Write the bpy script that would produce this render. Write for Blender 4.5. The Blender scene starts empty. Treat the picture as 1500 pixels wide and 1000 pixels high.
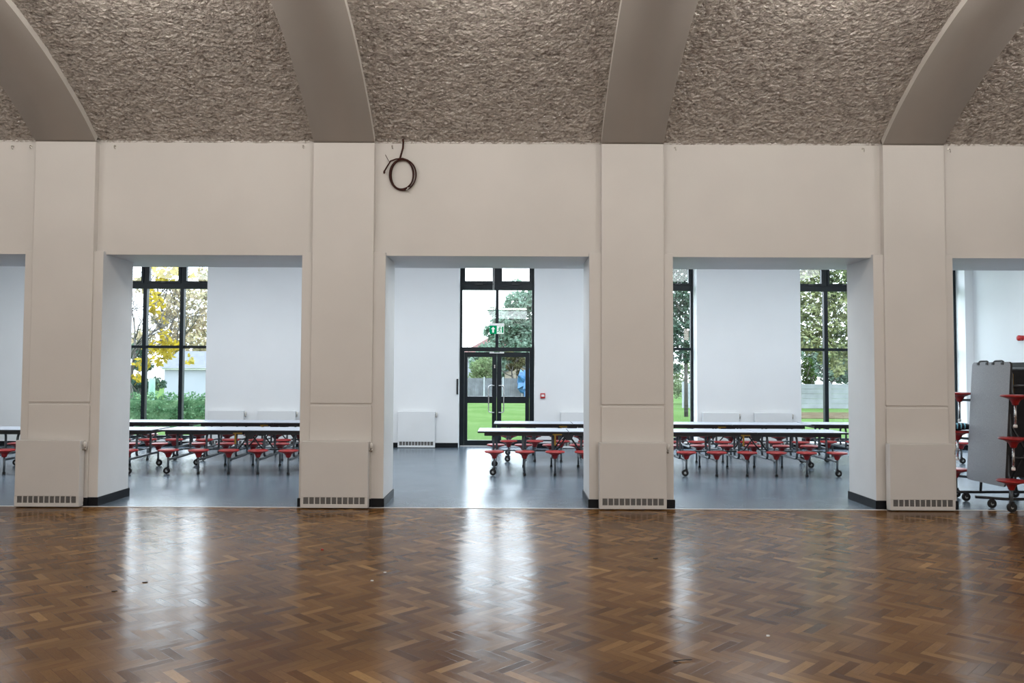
import bpy, bmesh, math, random
from mathutils import Vector, Matrix, noise
random.seed(7)
PI = math.pi
scene = bpy.context.scene
COL = scene.collection

# ---------------------------------------------------------------- materials
def new_mat(name):
    m = bpy.data.materials.new(name); m.use_nodes = True
    nt = m.node_tree
    for n in list(nt.nodes): nt.nodes.remove(n)
    out = nt.nodes.new('ShaderNodeOutputMaterial')
    return m, nt, out

class G:
    """small node-graph helper"""
    def __init__(s, nt): s.nt = nt
    def n(s, t, **kw):
        nd = s.nt.nodes.new(t)
        for k, v in kw.items(): setattr(nd, k, v)
        return nd
    def set(s, sock, v):
        if hasattr(v, 'is_output') or isinstance(v, bpy.types.NodeSocket): s.nt.links.new(v, sock)
        else: sock.default_value = v
    def m(s, op, a, b=None, c=None, clamp=False):
        nd = s.n('ShaderNodeMath', operation=op); nd.use_clamp = clamp
        for i, v in enumerate((a, b, c)):
            if v is not None: s.set(nd.inputs[i], v)
        return nd.outputs[0]
    def mix(s, f, a, b, blend='MIX'):
        nd = s.n('ShaderNodeMix', data_type='RGBA', blend_type=blend)
        s.set(nd.inputs[0], f); s.set(nd.inputs[6], a); s.set(nd.inputs[7], b)
        return nd.outputs[2]
    def noise(s, vec, scale, detail=3, rough=.5):
        nd = s.n('ShaderNodeTexNoise'); 
        if vec is not None: s.set(nd.inputs['Vector'], vec)
        nd.inputs['Scale'].default_value = scale; nd.inputs['Detail'].default_value = detail
        nd.inputs['Roughness'].default_value = rough
        return nd.outputs['Fac']
    def ramp(s, f, stops):
        nd = s.n('ShaderNodeValToRGB'); s.set(nd.inputs[0], f)
        el = nd.color_ramp.elements
        while len(el) < len(stops): el.new(.5)
        for e, (p, c) in zip(el, stops): e.position = p; e.color = c if len(c) == 4 else (*c, 1)
        return nd.outputs[0]
    def bump(s, h, strength=.3, dist=.01, normal=None):
        nd = s.n('ShaderNodeBump'); s.set(nd.inputs['Height'], h)
        nd.inputs['Strength'].default_value = strength; nd.inputs['Distance'].default_value = dist
        if normal is not None: s.set(nd.inputs['Normal'], normal)
        return nd.outputs[0]
    def pos(s): return s.n('ShaderNodeNewGeometry').outputs['Position']
    def obj(s): return s.n('ShaderNodeTexCoord').outputs['Object']

def principled(g, out, col, rough=.5, metal=0., spec=.5, normal=None, **kw):
    b = g.n('ShaderNodeBsdfPrincipled')
    g.set(b.inputs['Base Color'], col if not isinstance(col, tuple) or len(col) == 4 else (*col, 1))
    g.set(b.inputs['Roughness'], rough); b.inputs['Metallic'].default_value = metal
    b.inputs['Specular IOR Level'].default_value = spec
    if normal is not None: g.set(b.inputs['Normal'], normal)
    for k, v in kw.items(): g.set(b.inputs[k], v)
    g.nt.links.new(b.outputs[0], out.inputs['Surface'])
    return b

def c4(c): return (*c, 1)

def simple(name, col, rough=.5, metal=0., spec=.5, var=.08, scale=6., bump=0., bscale=80.):
    """flat paint / plastic / metal with a slight procedural unevenness"""
    m, nt, out = new_mat(name); g = G(nt)
    p = g.obj()
    f = g.noise(p, scale, 4)
    lo = tuple(max(0, x * (1 - var)) for x in col); hi = tuple(min(1, x * (1 + var)) for x in col)
    c = g.ramp(f, [(.3, lo), (.7, hi)])
    r = g.m('MULTIPLY_ADD', g.noise(p, scale * 3, 2), .12, rough - .06)
    nrm = g.bump(g.noise(p, bscale, 3), bump, .004) if bump else None
    principled(g, out, c, r, metal, spec, nrm)
    return m

M = {}
M['hall_paint'] = simple('hall wall paint', (.69, .665, .635), .55, var=.03, scale=1.3, bump=.12, bscale=40)
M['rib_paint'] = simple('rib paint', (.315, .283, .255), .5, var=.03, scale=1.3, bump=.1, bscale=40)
M['rib_side_lit'] = simple('rib paint lit side', (.60, .57, .53), .5, var=.03, scale=1.3, bump=.1, bscale=40)  # rib sides coloured paler than the soffit for the light they catch
M['reveal_paint'] = simple('reveal paint', (.66, .67, .68), .5, var=.03, scale=2, bump=.1, bscale=60)
M['dining_paint'] = simple('white wall paint', (.80, .82, .84), .6, var=.015, scale=1.5, bump=.05, bscale=60)
M['black_skirting'] = simple('black skirting', (.005, .006, .009), .45, spec=.25, var=.2, scale=10)
M['radiator_paint'] = simple('radiator enamel', (.66, .642, .622), .34, var=.02, scale=3)
M['radiator_white'] = simple('white radiator enamel', (.74, .76, .78), .4, var=.02, scale=3)
M['grille'] = simple('grille mesh', (.16, .155, .15), .5, var=.35, scale=160)
M['valve'] = simple('valve plastic', (.70, .68, .64), .35)
M['brass'] = simple('valve metal', (.45, .42, .38), .3, metal=1.)
M['frame_black'] = simple('powder coated frame', (.006, .011, .016), .4, spec=.3, var=.15, scale=8)
M['steel'] = simple('brushed steel', (.62, .63, .64), .28, metal=1., var=.08, scale=30)
M['tube'] = simple('grey steel tube', (.12, .14, .158), .34, metal=.5, var=.1, scale=20)
M['black_steel'] = simple('black steel', (.020, .021, .024), .4, var=.2, scale=12)
M['rubber'] = simple('black rubber', (.014, .014, .015), .6, var=.2, scale=20)
M['hub'] = simple('grey wheel hub', (.42, .44, .45), .4)
M['red_seat'] = simple('red moulded seat', (.31, .013, .013), .36, var=.1, scale=5)
M['yellow'] = simple('yellow plastic', (.34, .21, .02), .4)
M['laminate'] = simple('speckled laminate', (.43, .465, .53), .4, spec=.25, var=.13, scale=260)
M['laminate_shaded'] = simple('shaded speckled laminate', (.30, .315, .34), .45, var=.22, scale=150)  # table laminate with the shade of the hall put into a darker colour
M['white_cap'] = simple('white plastic cap', (.78, .77, .75), .4)
M['cable'] = simple('brown cable', (.045, .012, .008), .5, spec=.2, var=.3, scale=30)
M['tie'] = simple('clear cable tie', (.75, .73, .70), .4)
M['strip'] = simple('threshold strip', (.72, .73, .74), .35, var=.06, scale=10)
M['red_plastic'] = simple('red plastic', (.45, .010, .012), .3)
M['white_plastic'] = simple('white plastic', (.80, .80, .80), .35, var=.02)
M['bag_cloth'] = simple('dark cloth', (.012, .014, .022), .8, var=.3, scale=30, bump=.3, bscale=120)
M['bag_blue'] = simple('light blue stripe cloth', (.16, .45, .58), .7, var=.15, scale=30)
M['white_cloth'] = simple('white cloth', (.62, .65, .74), .8, var=.08, scale=12, bump=.3, bscale=50)

def emis(name, col, strength):
    m, nt, out = new_mat(name); g = G(nt)
    e = g.n('ShaderNodeEmission')
    f = g.noise(g.obj(), 3, 2)
    lo = tuple(x * .96 for x in col)
    g.set(e.inputs[0], g.ramp(f, [(.3, lo), (.7, col)])); e.inputs[1].default_value = strength
    nt.links.new(e.outputs[0], out.inputs[0]); return m
M['sign_green'] = emis('lit green sign', (.0, .30, .12), .95)
M['sign_white'] = emis('lit white sign', (.80, .95, .90), .95)
M['diffuser'] = emis('light diffuser', (1., .98, .95), 18.)
M['diffuser_low'] = emis('dim light diffuser', (.86, .94, 1.), 11.)
M['globe'] = emis('added glow globe', (1., .955, .89), 66.)

def glass():
    m, nt, out = new_mat('window glass'); g = G(nt)
    t = g.n('ShaderNodeBsdfTransparent'); t.inputs[0].default_value = (.93, .962, .955, 1)
    gl = g.n('ShaderNodeBsdfGlossy'); gl.inputs['Roughness'].default_value = .006
    wav = g.bump(g.noise(g.obj(), 1.2, 1), .05, .002)
    nt.links.new(wav, gl.inputs['Normal'])
    fr = g.n('ShaderNodeFresnel'); fr.inputs[0].default_value = 1.5
    mx = g.n('ShaderNodeMixShader')
    nt.links.new(g.m('MULTIPLY', fr.outputs[0], 1.7, clamp=True), mx.inputs[0])
    nt.links.new(t.outputs[0], mx.inputs[1]); nt.links.new(gl.outputs[0], mx.inputs[2])
    nt.links.new(mx.outputs[0], out.inputs[0]); return m
M['glass'] = glass()

def parquet():
    m, nt, out = new_mat('herringbone parquet'); g = G(nt)
    W = .060
    sep = g.n('ShaderNodeSeparateXYZ'); nt.links.new(g.pos(), sep.inputs[0])
    x, y = sep.outputs[0], sep.outputs[1]
    k = 1 / (math.sqrt(2) * W)
    u = g.m('MULTIPLY', g.m('ADD', x, y), k); v = g.m('MULTIPLY', g.m('SUBTRACT', x, y), k)
    i = g.m('FLOOR', u); j = g.m('FLOOR', v)
    fu = g.m('SUBTRACT', u, i); fv = g.m('SUBTRACT', v, j)
    mm = g.m('FLOORED_MODULO', g.m('ADD', g.m('SUBTRACT', i, j), .001), 8)
    mm = g.m('FLOOR', mm)
    hor = g.m('LESS_THAN', mm, 3.5)
    i0 = g.m('SUBTRACT', i, mm)
    j0 = g.m('SUBTRACT', j, g.m('SUBTRACT', 7., mm))
    def sel(a, b): return g.m('ADD', g.m('MULTIPLY', a, hor), g.m('MULTIPLY', b, g.m('SUBTRACT', 1., hor)))
    idx = sel(i0, i); idy = sel(j, j0)
    along = sel(g.m('SUBTRACT', u, i0), g.m('SUBTRACT', v, j0))      # 0..4
    cross = sel(fv, fu)
    cid = g.n('ShaderNodeCombineXYZ'); g.set(cid.inputs[0], idx); g.set(cid.inputs[1], idy); g.set(cid.inputs[2], hor)
    wn = g.n('ShaderNodeTexWhiteNoise', noise_dimensions='3D'); nt.links.new(cid.outputs[0], wn.inputs['Vector'])
    rnd = wn.outputs['Value']; rcol = wn.outputs['Color']
    gv = g.n('ShaderNodeCombineXYZ')
    g.set(gv.inputs[0], g.m('MULTIPLY', along, .35)); g.set(gv.inputs[1], g.m('MULTIPLY', cross, 3.2)); g.set(gv.inputs[2], g.m('MULTIPLY', rnd, 90.))
    grain = g.noise(gv.outputs[0], 3.2, 6, .62)
    base = g.ramp(rnd, [(0, (.105, .048, .016)), (.10, (.140, .066, .022)), (.45, (.178, .088, .031)), (.85, (.222, .116, .042)), (.97, (.285, .158, .060)), (1, (.36, .21, .08))])
    col = g.mix(g.m('MULTIPLY', g.m('SUBTRACT', grain, .35, clamp=True), 1.2, clamp=True), base, g.mix(1., base, (.52, .45, .40, 1), 'MULTIPLY'))
    big = g.noise(g.pos(), .9, 4)
    col = g.mix(.75, col, g.mix(1., col, g.ramp(big, [(.35, (.70, .68, .66)), (.65, (1.22, 1.20, 1.16))]), 'MULTIPLY'))
    # dark joints
    ea = g.m('MULTIPLY', g.m('MINIMUM', along, g.m('SUBTRACT', 4., along)), W)
    ec = g.m('MULTIPLY', g.m('MINIMUM', cross, g.m('SUBTRACT', 1., cross)), W)
    e = g.m('MINIMUM', ea, ec)
    joint = g.m('SUBTRACT', 1., g.m('DIVIDE', e, .0022), clamp=True)
    jw = g.m('MULTIPLY', joint, g.m('MULTIPLY_ADD', g.noise(g.pos(), 4, 2), 1.3, .05), clamp=True)
    col = g.mix(g.m('MULTIPLY', jw, .8), col, (.018, .009, .005, 1))
    # scuffs
    sc = g.noise(g.pos(), 34, 5, .7)
    scm = g.m('MULTIPLY', g.m('SUBTRACT', sc, .63, clamp=True), 3.5, clamp=True)
    col = g.mix(g.m('MULTIPLY', scm, .35), col, (.20, .15, .11, 1))
    rough = g.m('ADD', g.m('MULTIPLY_ADD', g.noise(g.pos(), 2.3, 5, .65), .14, .105), g.m('MULTIPLY', g.m('SUBTRACT', rnd, .5), .04))
    # every block is laid at a slightly different tilt
    sub = g.n('ShaderNodeVectorMath', operation='SUBTRACT'); nt.links.new(rcol, sub.inputs[0]); sub.inputs[1].default_value = (.5, .5, .5)
    scl = g.n('ShaderNodeVectorMath', operation='SCALE'); nt.links.new(sub.outputs[0], scl.inputs[0]); scl.inputs['Scale'].default_value = .016
    add = g.n('ShaderNodeVectorMath', operation='ADD'); nt.links.new(scl.outputs[0], add.inputs[0])
    nt.links.new(g.n('ShaderNodeNewGeometry').outputs['Normal'], add.inputs[1])
    nrmz = g.n('ShaderNodeVectorMath', operation='NORMALIZE'); nt.links.new(add.outputs[0], nrmz.inputs[0])
    h = g.m('SUBTRACT', g.m('ADD', g.m('MULTIPLY', g.noise(g.pos(), 22, 4), .5), g.m('MULTIPLY', grain, .10)), g.m('MULTIPLY', joint, .15))
    nrm = g.bump(h, .22, .0035, nrmz.outputs[0])
    df = g.n('ShaderNodeBsdfDiffuse'); nt.links.new(col, df.inputs[0]); nt.links.new(nrm, df.inputs['Normal'])
    gl = g.n('ShaderNodeBsdfGlossy'); g.set(gl.inputs['Roughness'], rough); nt.links.new(nrm, gl.inputs['Normal'])
    fr = g.n('ShaderNodeFresnel'); fr.inputs[0].default_value = 1.42; nt.links.new(nrm, fr.inputs['Normal'])
    mx = g.n('ShaderNodeMixShader'); nt.links.new(g.m('MULTIPLY', fr.outputs[0], .70), mx.inputs[0])
    nt.links.new(df.outputs[0], mx.inputs[1]); nt.links.new(gl.outputs[0], mx.inputs[2]); nt.links.new(mx.outputs[0], out.inputs[0])
    return m
M['parquet'] = parquet()

def vinyl():
    m, nt, out = new_mat('blue grey vinyl floor'); g = G(nt)
    p = g.pos()
    f = g.noise(p, 1.4, 5); f2 = g.noise(p, 60, 3)
    c = g.ramp(f, [(.3, (.090, .128, .168)), (.7, (.125, .165, .208))])
    c = g.mix(.25, c, g.ramp(f2, [(.35, (.07, .09, .11)), (.65, (.20, .23, .26))]))
    r = g.m('MULTIPLY_ADD', g.noise(p, 3, 4), .06, .22)
    principled(g, out, c, r, 0, .5, g.bump(g.noise(p, 9, 2), .06, .002))
    return m
M['vinyl'] = vinyl()

def roughcast():
    m, nt, out = new_mat('roughcast ceiling'); g = G(nt)
    p = g.pos()
    vm = g.n('ShaderNodeMapping'); nt.links.new(p, vm.inputs[0]); vm.inputs['Scale'].default_value = (.72, 1., 1.)
    v = vm.outputs[0]
    n1 = g.noise(v, 31, 3, .6); n2 = g.noise(v, 11, 3, .55); n3 = g.noise(v, 70, 2, .5)
    vo = g.n('ShaderNodeTexVoronoi', feature='SMOOTH_F1'); nt.links.new(v, vo.inputs['Vector']); vo.inputs['Scale'].default_value = 26; vo.inputs['Smoothness'].default_value = .6
    h = g.m('ADD', g.m('MULTIPLY', n1, 1.), g.m('ADD', g.m('MULTIPLY', n2, .8), g.m('MULTIPLY', n3, .55)))
    h = g.m('SUBTRACT', h, g.m('MULTIPLY', vo.outputs['Distance'], .55))
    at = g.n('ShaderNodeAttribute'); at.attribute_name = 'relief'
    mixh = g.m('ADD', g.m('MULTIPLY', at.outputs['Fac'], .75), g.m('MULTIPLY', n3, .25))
    dark = g.ramp(mixh, [(.24, (.23, .20, .175)), (.46, (.40, .360, .322)), (.60, (.47, .425, .382)), (.80, (.60, .55, .50))])  # shade in the recesses painted into the colour by relief height
    nrm = g.bump(h, .8, .04)
    principled(g, out, dark, .17, 0, 1., nrm)
    return m
M['roughcast'] = roughcast()

def foliage(name, cols, scale=1.2):
    m, nt, out = new_mat(name); g = G(nt)
    p = g.obj()
    f = g.noise(p, scale, 3); f2 = g.noise(p, scale * 9, 2)
    f = g.m('ADD', g.m('MULTIPLY', f, .6), g.m('MULTIPLY', f2, .4))
    n = len(cols); cols = [tuple(v * .43 for v in c_) for c_ in cols]
    c = g.ramp(f, [(.33 + .34 * k / max(1, n - 1), cols[k]) for k in range(n)])
    b = g.n('ShaderNodeBsdfDiffuse'); nt.links.new(c, b.inputs[0])
    t = g.n('ShaderNodeBsdfTranslucent'); nt.links.new(c, t.inputs[0])
    mx = g.n('ShaderNodeMixShader'); mx.inputs[0].default_value = .35
    nt.links.new(b.outputs[0], mx.inputs[1]); nt.links.new(t.outputs[0], mx.inputs[2])
    nt.links.new(mx.outputs[0], out.inputs[0]); return m
M['yellow_leaf'] = foliage('yellow autumn leaves', [(.30, .24, .05), (.62, .45, .03), (.80, .62, .08), (.50, .44, .16)])
M['pale_leaf'] = foliage('pale autumn leaves', [(.40, .42, .36), (.74, .66, .38), (.80, .62, .40), (.52, .56, .42)])
M['silver_leaf'] = foliage('silvery green leaves', [(.06, .14, .08), (.22, .36, .24), (.46, .62, .48), (.30, .42, .28)])
M['dark_leaf'] = foliage('dark green leaves', [(.02, .05, .035), (.07, .14, .09), (.17, .27, .18), (.30, .42, .31)])
M['olive_leaf'] = foliage('olive leaves', [(.07, .13, .06), (.25, .33, .14), (.55, .58, .26), (.42, .50, .34)])
M['hedge_leaf'] = foliage('hedge leaves', [(.05, .14, .06), (.18, .36, .17), (.42, .62, .34)], 3)
M['light_shrub'] = foliage('light shrub leaves', [(.10, .18, .07), (.30, .40, .18), (.48, .56, .34)], 1.5)
M['conifer_leaf'] = foliage('conifer needles', [(.02, .05, .01), (.06, .13, .025), (.13, .22, .04)], 2)
M['brown_leaf'] = foliage('brown green leaves', [(.06, .06, .03), (.16, .15, .07), (.22, .24, .12)], 1.5)
M['bark'] = simple('bark', (.055, .048, .042), .9, var=.4, scale=9, bump=.4, bscale=30)
M['grass'] = foliage('lawn grass', [(.140, .255, .075), (.180, .300, .098), (.225, .345, .128)], .5)
M['leaf_litter'] = foliage('leaf litter', [(.16, .13, .09), (.30, .22, .14), (.36, .34, .22)], 3)
M['fence_concrete'] = simple('weathered concrete', (0.078, 0.083, 0.089), .8, var=.3, scale=3, bump=.2)
M['fence_white'] = simple('pale concrete', (0.217, 0.231, 0.236), .8, var=.15, scale=2, bump=.2)
M['render_white'] = simple('white render', (0.215, 0.229, 0.248), .8, var=.04, scale=1)
M['cream'] = simple('cream render', (0.222, 0.185, 0.141), .8, var=.06, scale=1)
M['roof_red'] = simple('red brown roof tiles', (0.089, 0.036, 0.028), .8, var=.25, scale=8)
M['roof_grey'] = simple('grey roof', (0.063, 0.067, 0.078), .7, var=.25, scale=5)
M['blue_sheet'] = simple('blue sheeting', (0.022, 0.096, 0.207), .5, var=.35, scale=5, bump=.5, bscale=8)
M['tree_guard'] = simple('pale green plastic', (0.126, 0.229, 0.174), .5, var=.12, scale=8)

# ---------------------------------------------------------------- mesh builder
class MB:
    def __init__(s): s.bm = bmesh.new(); s.mi = 0
    def mat(s, i): s.mi = i; return s
    def _f(s, vs, smooth=False):
        try:
            f = s.bm.faces.new(vs); f.material_index = s.mi; f.smooth = smooth; return f
        except ValueError: return None
    def box(s, x0, x1, y0, y1, z0, z1, bev=0.):
        v = [s.bm.verts.new(p) for p in ((x0,y0,z0),(x1,y0,z0),(x1,y1,z0),(x0,y1,z0),(x0,y0,z1),(x1,y0,z1),(x1,y1,z1),(x0,y1,z1))]
        fs = [s._f([v[k] for k in q]) for q in ((3,2,1,0),(4,5,6,7),(0,1,5,4),(1,2,6,5),(2,3,7,6),(3,0,4,7))]
        if bev:
            es = {e for f in fs for e in f.edges}
            r = bmesh.ops.bevel(s.bm, geom=list(es), offset=bev, segments=2, affect='EDGES', profile=.5)
            for f in r['faces']: f.material_index = s.mi
        return s
    def quad(s, *pts, smooth=False):
        s._f([s.bm.verts.new(p) for p in pts], smooth); return s
    def prism(s, outline, h0, h1, axis='z'):
        """outline of 2-D points extruded between two heights along an axis"""
        def P(a, b, h): return {'z': (a, b, h), 'y': (a, h, b), 'x': (h, a, b)}[axis]
        lo = [s.bm.verts.new(P(a, b, h0)) for a, b in outline]; hi = [s.bm.verts.new(P(a, b, h1)) for a, b in outline]
        n = len(outline)
        s._f(lo[::-1]); s._f(hi)
        for k in range(n): s._f([lo[k], lo[(k+1) % n], hi[(k+1) % n], hi[k]])
        return s
    def tube(s, pts, r, n=10, cap=True, r1=None):
        pts = [Vector(p) for p in pts]; rings = []
        t0 = (pts[1] - pts[0]).normalized()
        up = Vector((0,0,1)) if abs(t0.z) < .9 else Vector((1,0,0))
        nrm = t0.cross(up).normalized()
        for k, p in enumerate(pts):
            if k == 0: t = t0
            elif k == len(pts) - 1: t = (pts[k] - pts[k-1]).normalized()
            else: t = ((pts[k] - pts[k-1]).normalized() + (pts[k+1] - pts[k]).normalized()).normalized()
            nrm = (nrm - t * nrm.dot(t)).normalized(); b = t.cross(nrm)
            rr = r if r1 is None else r + (r1 - r) * k / (len(pts) - 1)
            rings.append([s.bm.verts.new(p + (nrm * math.cos(2*PI*a/n) + b * math.sin(2*PI*a/n)) * rr) for a in range(n)])
        for A, B in zip(rings, rings[1:]):
            for a in range(n): s._f([A[a], A[(a+1) % n], B[(a+1) % n], B[a]], True)
        if cap: s._f(rings[0][::-1]); s._f(rings[-1])
        return s
    def lathe(s, prof, c=(0,0,0), axis='z', n=24):
        """profile of (radius, height) turned about an axis through c"""
        c = Vector(c); rings = []
        for r, h in prof:
            ring = []
            for a in range(n):
                ca, sa = math.cos(2*PI*a/n) * r, math.sin(2*PI*a/n) * r
                d = {'z': (ca, sa, h), 'x': (h, ca, sa), 'y': (sa, h, ca)}[axis]
                ring.append(s.bm.verts.new(c + Vector(d)))
            rings.append(ring)
        for A, B in zip(rings, rings[1:]):
            for a in range(n): s._f([A[a], A[(a+1) % n], B[(a+1) % n], B[a]], True)
        s._f(rings[0][::-1]); s._f(rings[-1])
        return s
    def build(s, name, mats, parent=None, **props):
        if not isinstance(mats, (list, tuple)): mats = [mats]
        bmesh.ops.recalc_face_normals(s.bm, faces=s.bm.faces[:])
        me = bpy.data.meshes.new(name); s.bm.to_mesh(me); s.bm.free()
        for m in mats: me.materials.append(m)
        o = bpy.data.objects.new(name, me); COL.objects.link(o)
        if parent is not None: o.parent = parent
        for k, v in props.items(): o[k] = v
        return o

def fillet(pts, rad=.06, seg=5):
    pts = [Vector(p) for p in pts]; out = [pts[0]]
    for a, b, c in zip(pts, pts[1:], pts[2:]):
        d0 = (a - b); d1 = (c - b); r = min(rad, d0.length * .49, d1.length * .49)
        p0 = b + d0.normalized() * r; p1 = b + d1.normalized() * r
        for k in range(seg + 1):
            t = k / seg; out.append(p0 * (1-t)**2 + b * 2*t*(1-t) + p1 * t*t)
    out.append(pts[-1]); return out

def thing(name, label, cat, loc=(0,0,0), rotz=0., group=None, kind=None):
    o = bpy.data.objects.new(name, None); COL.objects.link(o)
    o.location = loc; o.rotation_euler = (0, 0, rotz); o.empty_display_size = .1
    o['label'] = label; o['category'] = cat
    if group: o['group'] = group
    if kind: o['kind'] = kind
    return o
def tag(o, label, cat, group=None, kind=None):
    o['label'] = label; o['category'] = cat
    if group: o['group'] = group
    if kind: o['kind'] = kind
    return o
def dup(root, loc, rotz=0., label=None, group=None):
    r = root.copy(); COL.objects.link(r); r.location = loc; r.rotation_euler = (0, 0, rotz)
    if label: r['label'] = label
    if group: r['group'] = group
    for ch in list(root.children):
        c = ch.copy(); COL.objects.link(c); c.parent = r
        for g_ in list(ch.children):
            d = g_.copy(); COL.objects.link(d); d.parent = c
    return r
def struct(o, label, cat): return tag(o, label, cat, kind='structure')

# ---------------------------------------------------------------- the hall side of the arcade
YF, YJ, YB = 9.62, 9.65, 9.71            # pilaster face, jamb face, bay wall face
YR, YS = 10.42, 10.86                    # back of jambs, back of the beam above
ZO, ZS = 3.09, 4.48                      # opening head, springing line
XL, XR = -12.5, 12.5
COLS = [(-9.45, -8.50, -9.36, -8.62), (-6.018, -5.052, -5.908, -5.163), (-2.597, -1.564, -2.465, -1.712),
        (.950, 1.984, 1.098, 1.867), (4.456, 5.439, 4.580, 5.337), (7.95, 8.93, 8.06, 8.82)]   # jamb x0,x1, pilaster x0,x1

w = MB()
w.box(XL, XR, YB, YR, ZO, 4.55)
w.box(XL, XR, YR, YS, ZO, 4.60)
for a, b, _, _ in COLS:
    w.box(a, b, YJ, YR, 0, ZO + .035, .006)
w.box(XL, COLS[0][0] - 2.4, YB, YR, 0, ZO)
w.box(COLS[-1][1] + 1.6, XR, YB, YR, 0, ZO)
o = w.build('wall_front', [M['hall_paint'], M['reveal_paint']])
for p in o.data.polygons:                # faces turned away from the hall carry the dining room's white
    if p.normal.y > -.5 and p.center.y > YJ + .02 and p.center.z < ZO + .05: p.material_index = 1
struct(o, 'cream painted arcade wall with square openings between hall and dining room', 'wall')

for k, (_, _, a, b) in enumerate(COLS):
    w = MB()
    w.box(a, b, YF, YJ + .03, 0, 1.232, .004)
    w.box(a + .012, b - .012, YF + .016, YJ + .03, 1.232, 1.262)
    w.box(a, b, YF, YB + .02, 1.262, ZS, .004)
    o = w.build('trim_%d' % (k + 1), M['hall_paint'])
    struct(o, 'cream pilaster with a horizontal groove, %s from the left of the arcade' % ('first', 'second', 'third', 'fourth', 'fifth', 'sixth')[k], 'pilaster')

# vaulted ceiling and ribs: profile as (distance from wall, height)
prof = [(0, 4.48), (.25, 4.665), (.52, 4.835), (.94, 5.065), (1.40, 5.265), (1.84, 5.415), (2.4, 5.555), (3.0, 5.645), (3.7, 5.69), (6, 5.69), (11, 5.60), (14.9, 5.2)]
def smooth_profile(pr, n=6):
    out = []
    for k in range(len(pr) - 1):
        p0 = Vector(pr[max(0, k-1)]); p1 = Vector(pr[k]); p2 = Vector(pr[k+1]); p3 = Vector(pr[min(len(pr)-1, k+2)])
        for q in range(n):
            t = q / n
            out.append(.5 * ((2*p1) + (p2-p0)*t + (2*p0-5*p1+4*p2-p3)*t*t + (-p0+3*p1-3*p2+p3)*t**3))
    out.append(Vector(pr[-1])); return out
SP = smooth_profile(prof)
def offset_profile(sp, d):
    out = []
    for k, p in enumerate(sp):
        t = (sp[min(k+1, len(sp)-1)] - sp[max(k-1, 0)]).normalized()
        out.append(p + Vector((-t.y, t.x)) * d)
    return out
VP = offset_profile(SP, .085)
w = MB()
pts = [(YB + .01, 4.50)] + [(YF - p.x, p.y) for p in VP if p.y > 4.5]
# lumpy roughcast as real relief near the viewpoint's side of the vault, plain beyond it
arc = [0.]
for (ya, za), (yb, zb) in zip(pts, pts[1:]): arc.append(arc[-1] + math.hypot(yb - ya, zb - za))
def along(d):
    k = 0
    while k < len(arc) - 2 and arc[k + 1] < d: k += 1
    t = (d - arc[k]) / (arc[k + 1] - arc[k]); (ya, za), (yb, zb) = pts[k], pts[k + 1]
    ln = math.hypot(yb - ya, zb - za); return ya + (yb - ya) * t, za + (zb - za) * t, (zb - za) / ln, (yb - ya) / ln
SA, STEP, X0, X1 = 2.75, .0130, -7.4, 7.4
nx, ns = int((X1 - X0) / STEP), int(SA / STEP)
vv, ff, rel = [], [], []
for b in range(ns + 1):
    y, z, nz, ny = along(SA * b / ns)
    ny, nz = (-nz, ny) if False else (nz * -1., ny)          # normal of the curve, turned towards the hall
    if nz > 0: ny, nz = -ny, -nz
    for a in range(nx + 1):
        x = X0 + (X1 - X0) * a / nx; d = SA * b / ns
        if b in (0, ns) or a in (0, nx): h = 0.
        else:
            h = .0125 * noise.noise((x * 27, d * 36, .3)) + .0125 * noise.noise((x * 50, d * 62, 4.1)) + .009 * noise.noise((x * 9, d * 12, 9.7))
        vv.append((x, y + ny * (h + .004), z + nz * (h + .004))); rel.append(h)
for b in range(ns):
    for a in range(nx):
        k = b * (nx + 1) + a; ff.append((k, k + 1, k + nx + 2, k + nx + 1))
def strip(xa, xb, da, db, n):
    k0 = len(vv)
    for q in range(n + 1):
        y, z, _, _ = along(da + (db - da) * q / n); vv.append((xa, y, z)); vv.append((xb, y, z))
    for q in range(n): k = k0 + 2 * q; ff.append((k, k + 1, k + 3, k + 2))
strip(XL, X0, 0, SA, 40); strip(X1, XR, 0, SA, 40); strip(XL, XR, SA, arc[-1], 60)
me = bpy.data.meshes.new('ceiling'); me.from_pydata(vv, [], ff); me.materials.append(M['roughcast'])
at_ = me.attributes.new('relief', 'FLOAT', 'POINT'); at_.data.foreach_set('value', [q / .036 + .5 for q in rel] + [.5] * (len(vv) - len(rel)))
me.polygons.foreach_set('use_smooth', [True] * len(me.polygons)); me.update()
o = bpy.data.objects.new('ceiling', me); COL.objects.link(o)
struct(o, 'glossy roughcast barrel vaulted ceiling over the hall', 'ceiling')
w.box(XL, XR, YB - .01, YB + .25, 4.505, 4.62)
struct(w.build('trim_14', M['hall_paint']), 'concealed edge of the wall top behind the vault', 'wall top')
for k, (_, _, a, b) in enumerate(COLS):
    w = MB()
    A = [(w.bm.verts.new((a, YF - p.x, p.y)), w.bm.verts.new((b, YF - p.x, p.y)), w.bm.verts.new((b, YF - q.x, q.y + .03)), w.bm.verts.new((a, YF - q.x, q.y + .03))) for p, q in zip(SP, VP)]
    for r0, r1 in zip(A, A[1:]):
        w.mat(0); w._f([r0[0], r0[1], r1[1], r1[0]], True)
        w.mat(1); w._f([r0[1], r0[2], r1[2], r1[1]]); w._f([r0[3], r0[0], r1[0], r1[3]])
    w._f(list(A[0][::-1]))
    o = w.build('trim_%d' % (k + 7), [M['rib_paint'], M['rib_side_lit']])
    struct(o, 'smooth curved ceiling rib rising from pilaster, %s from the left' % ('first', 'second', 'third', 'fourth', 'fifth', 'sixth')[k], 'rib')

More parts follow.
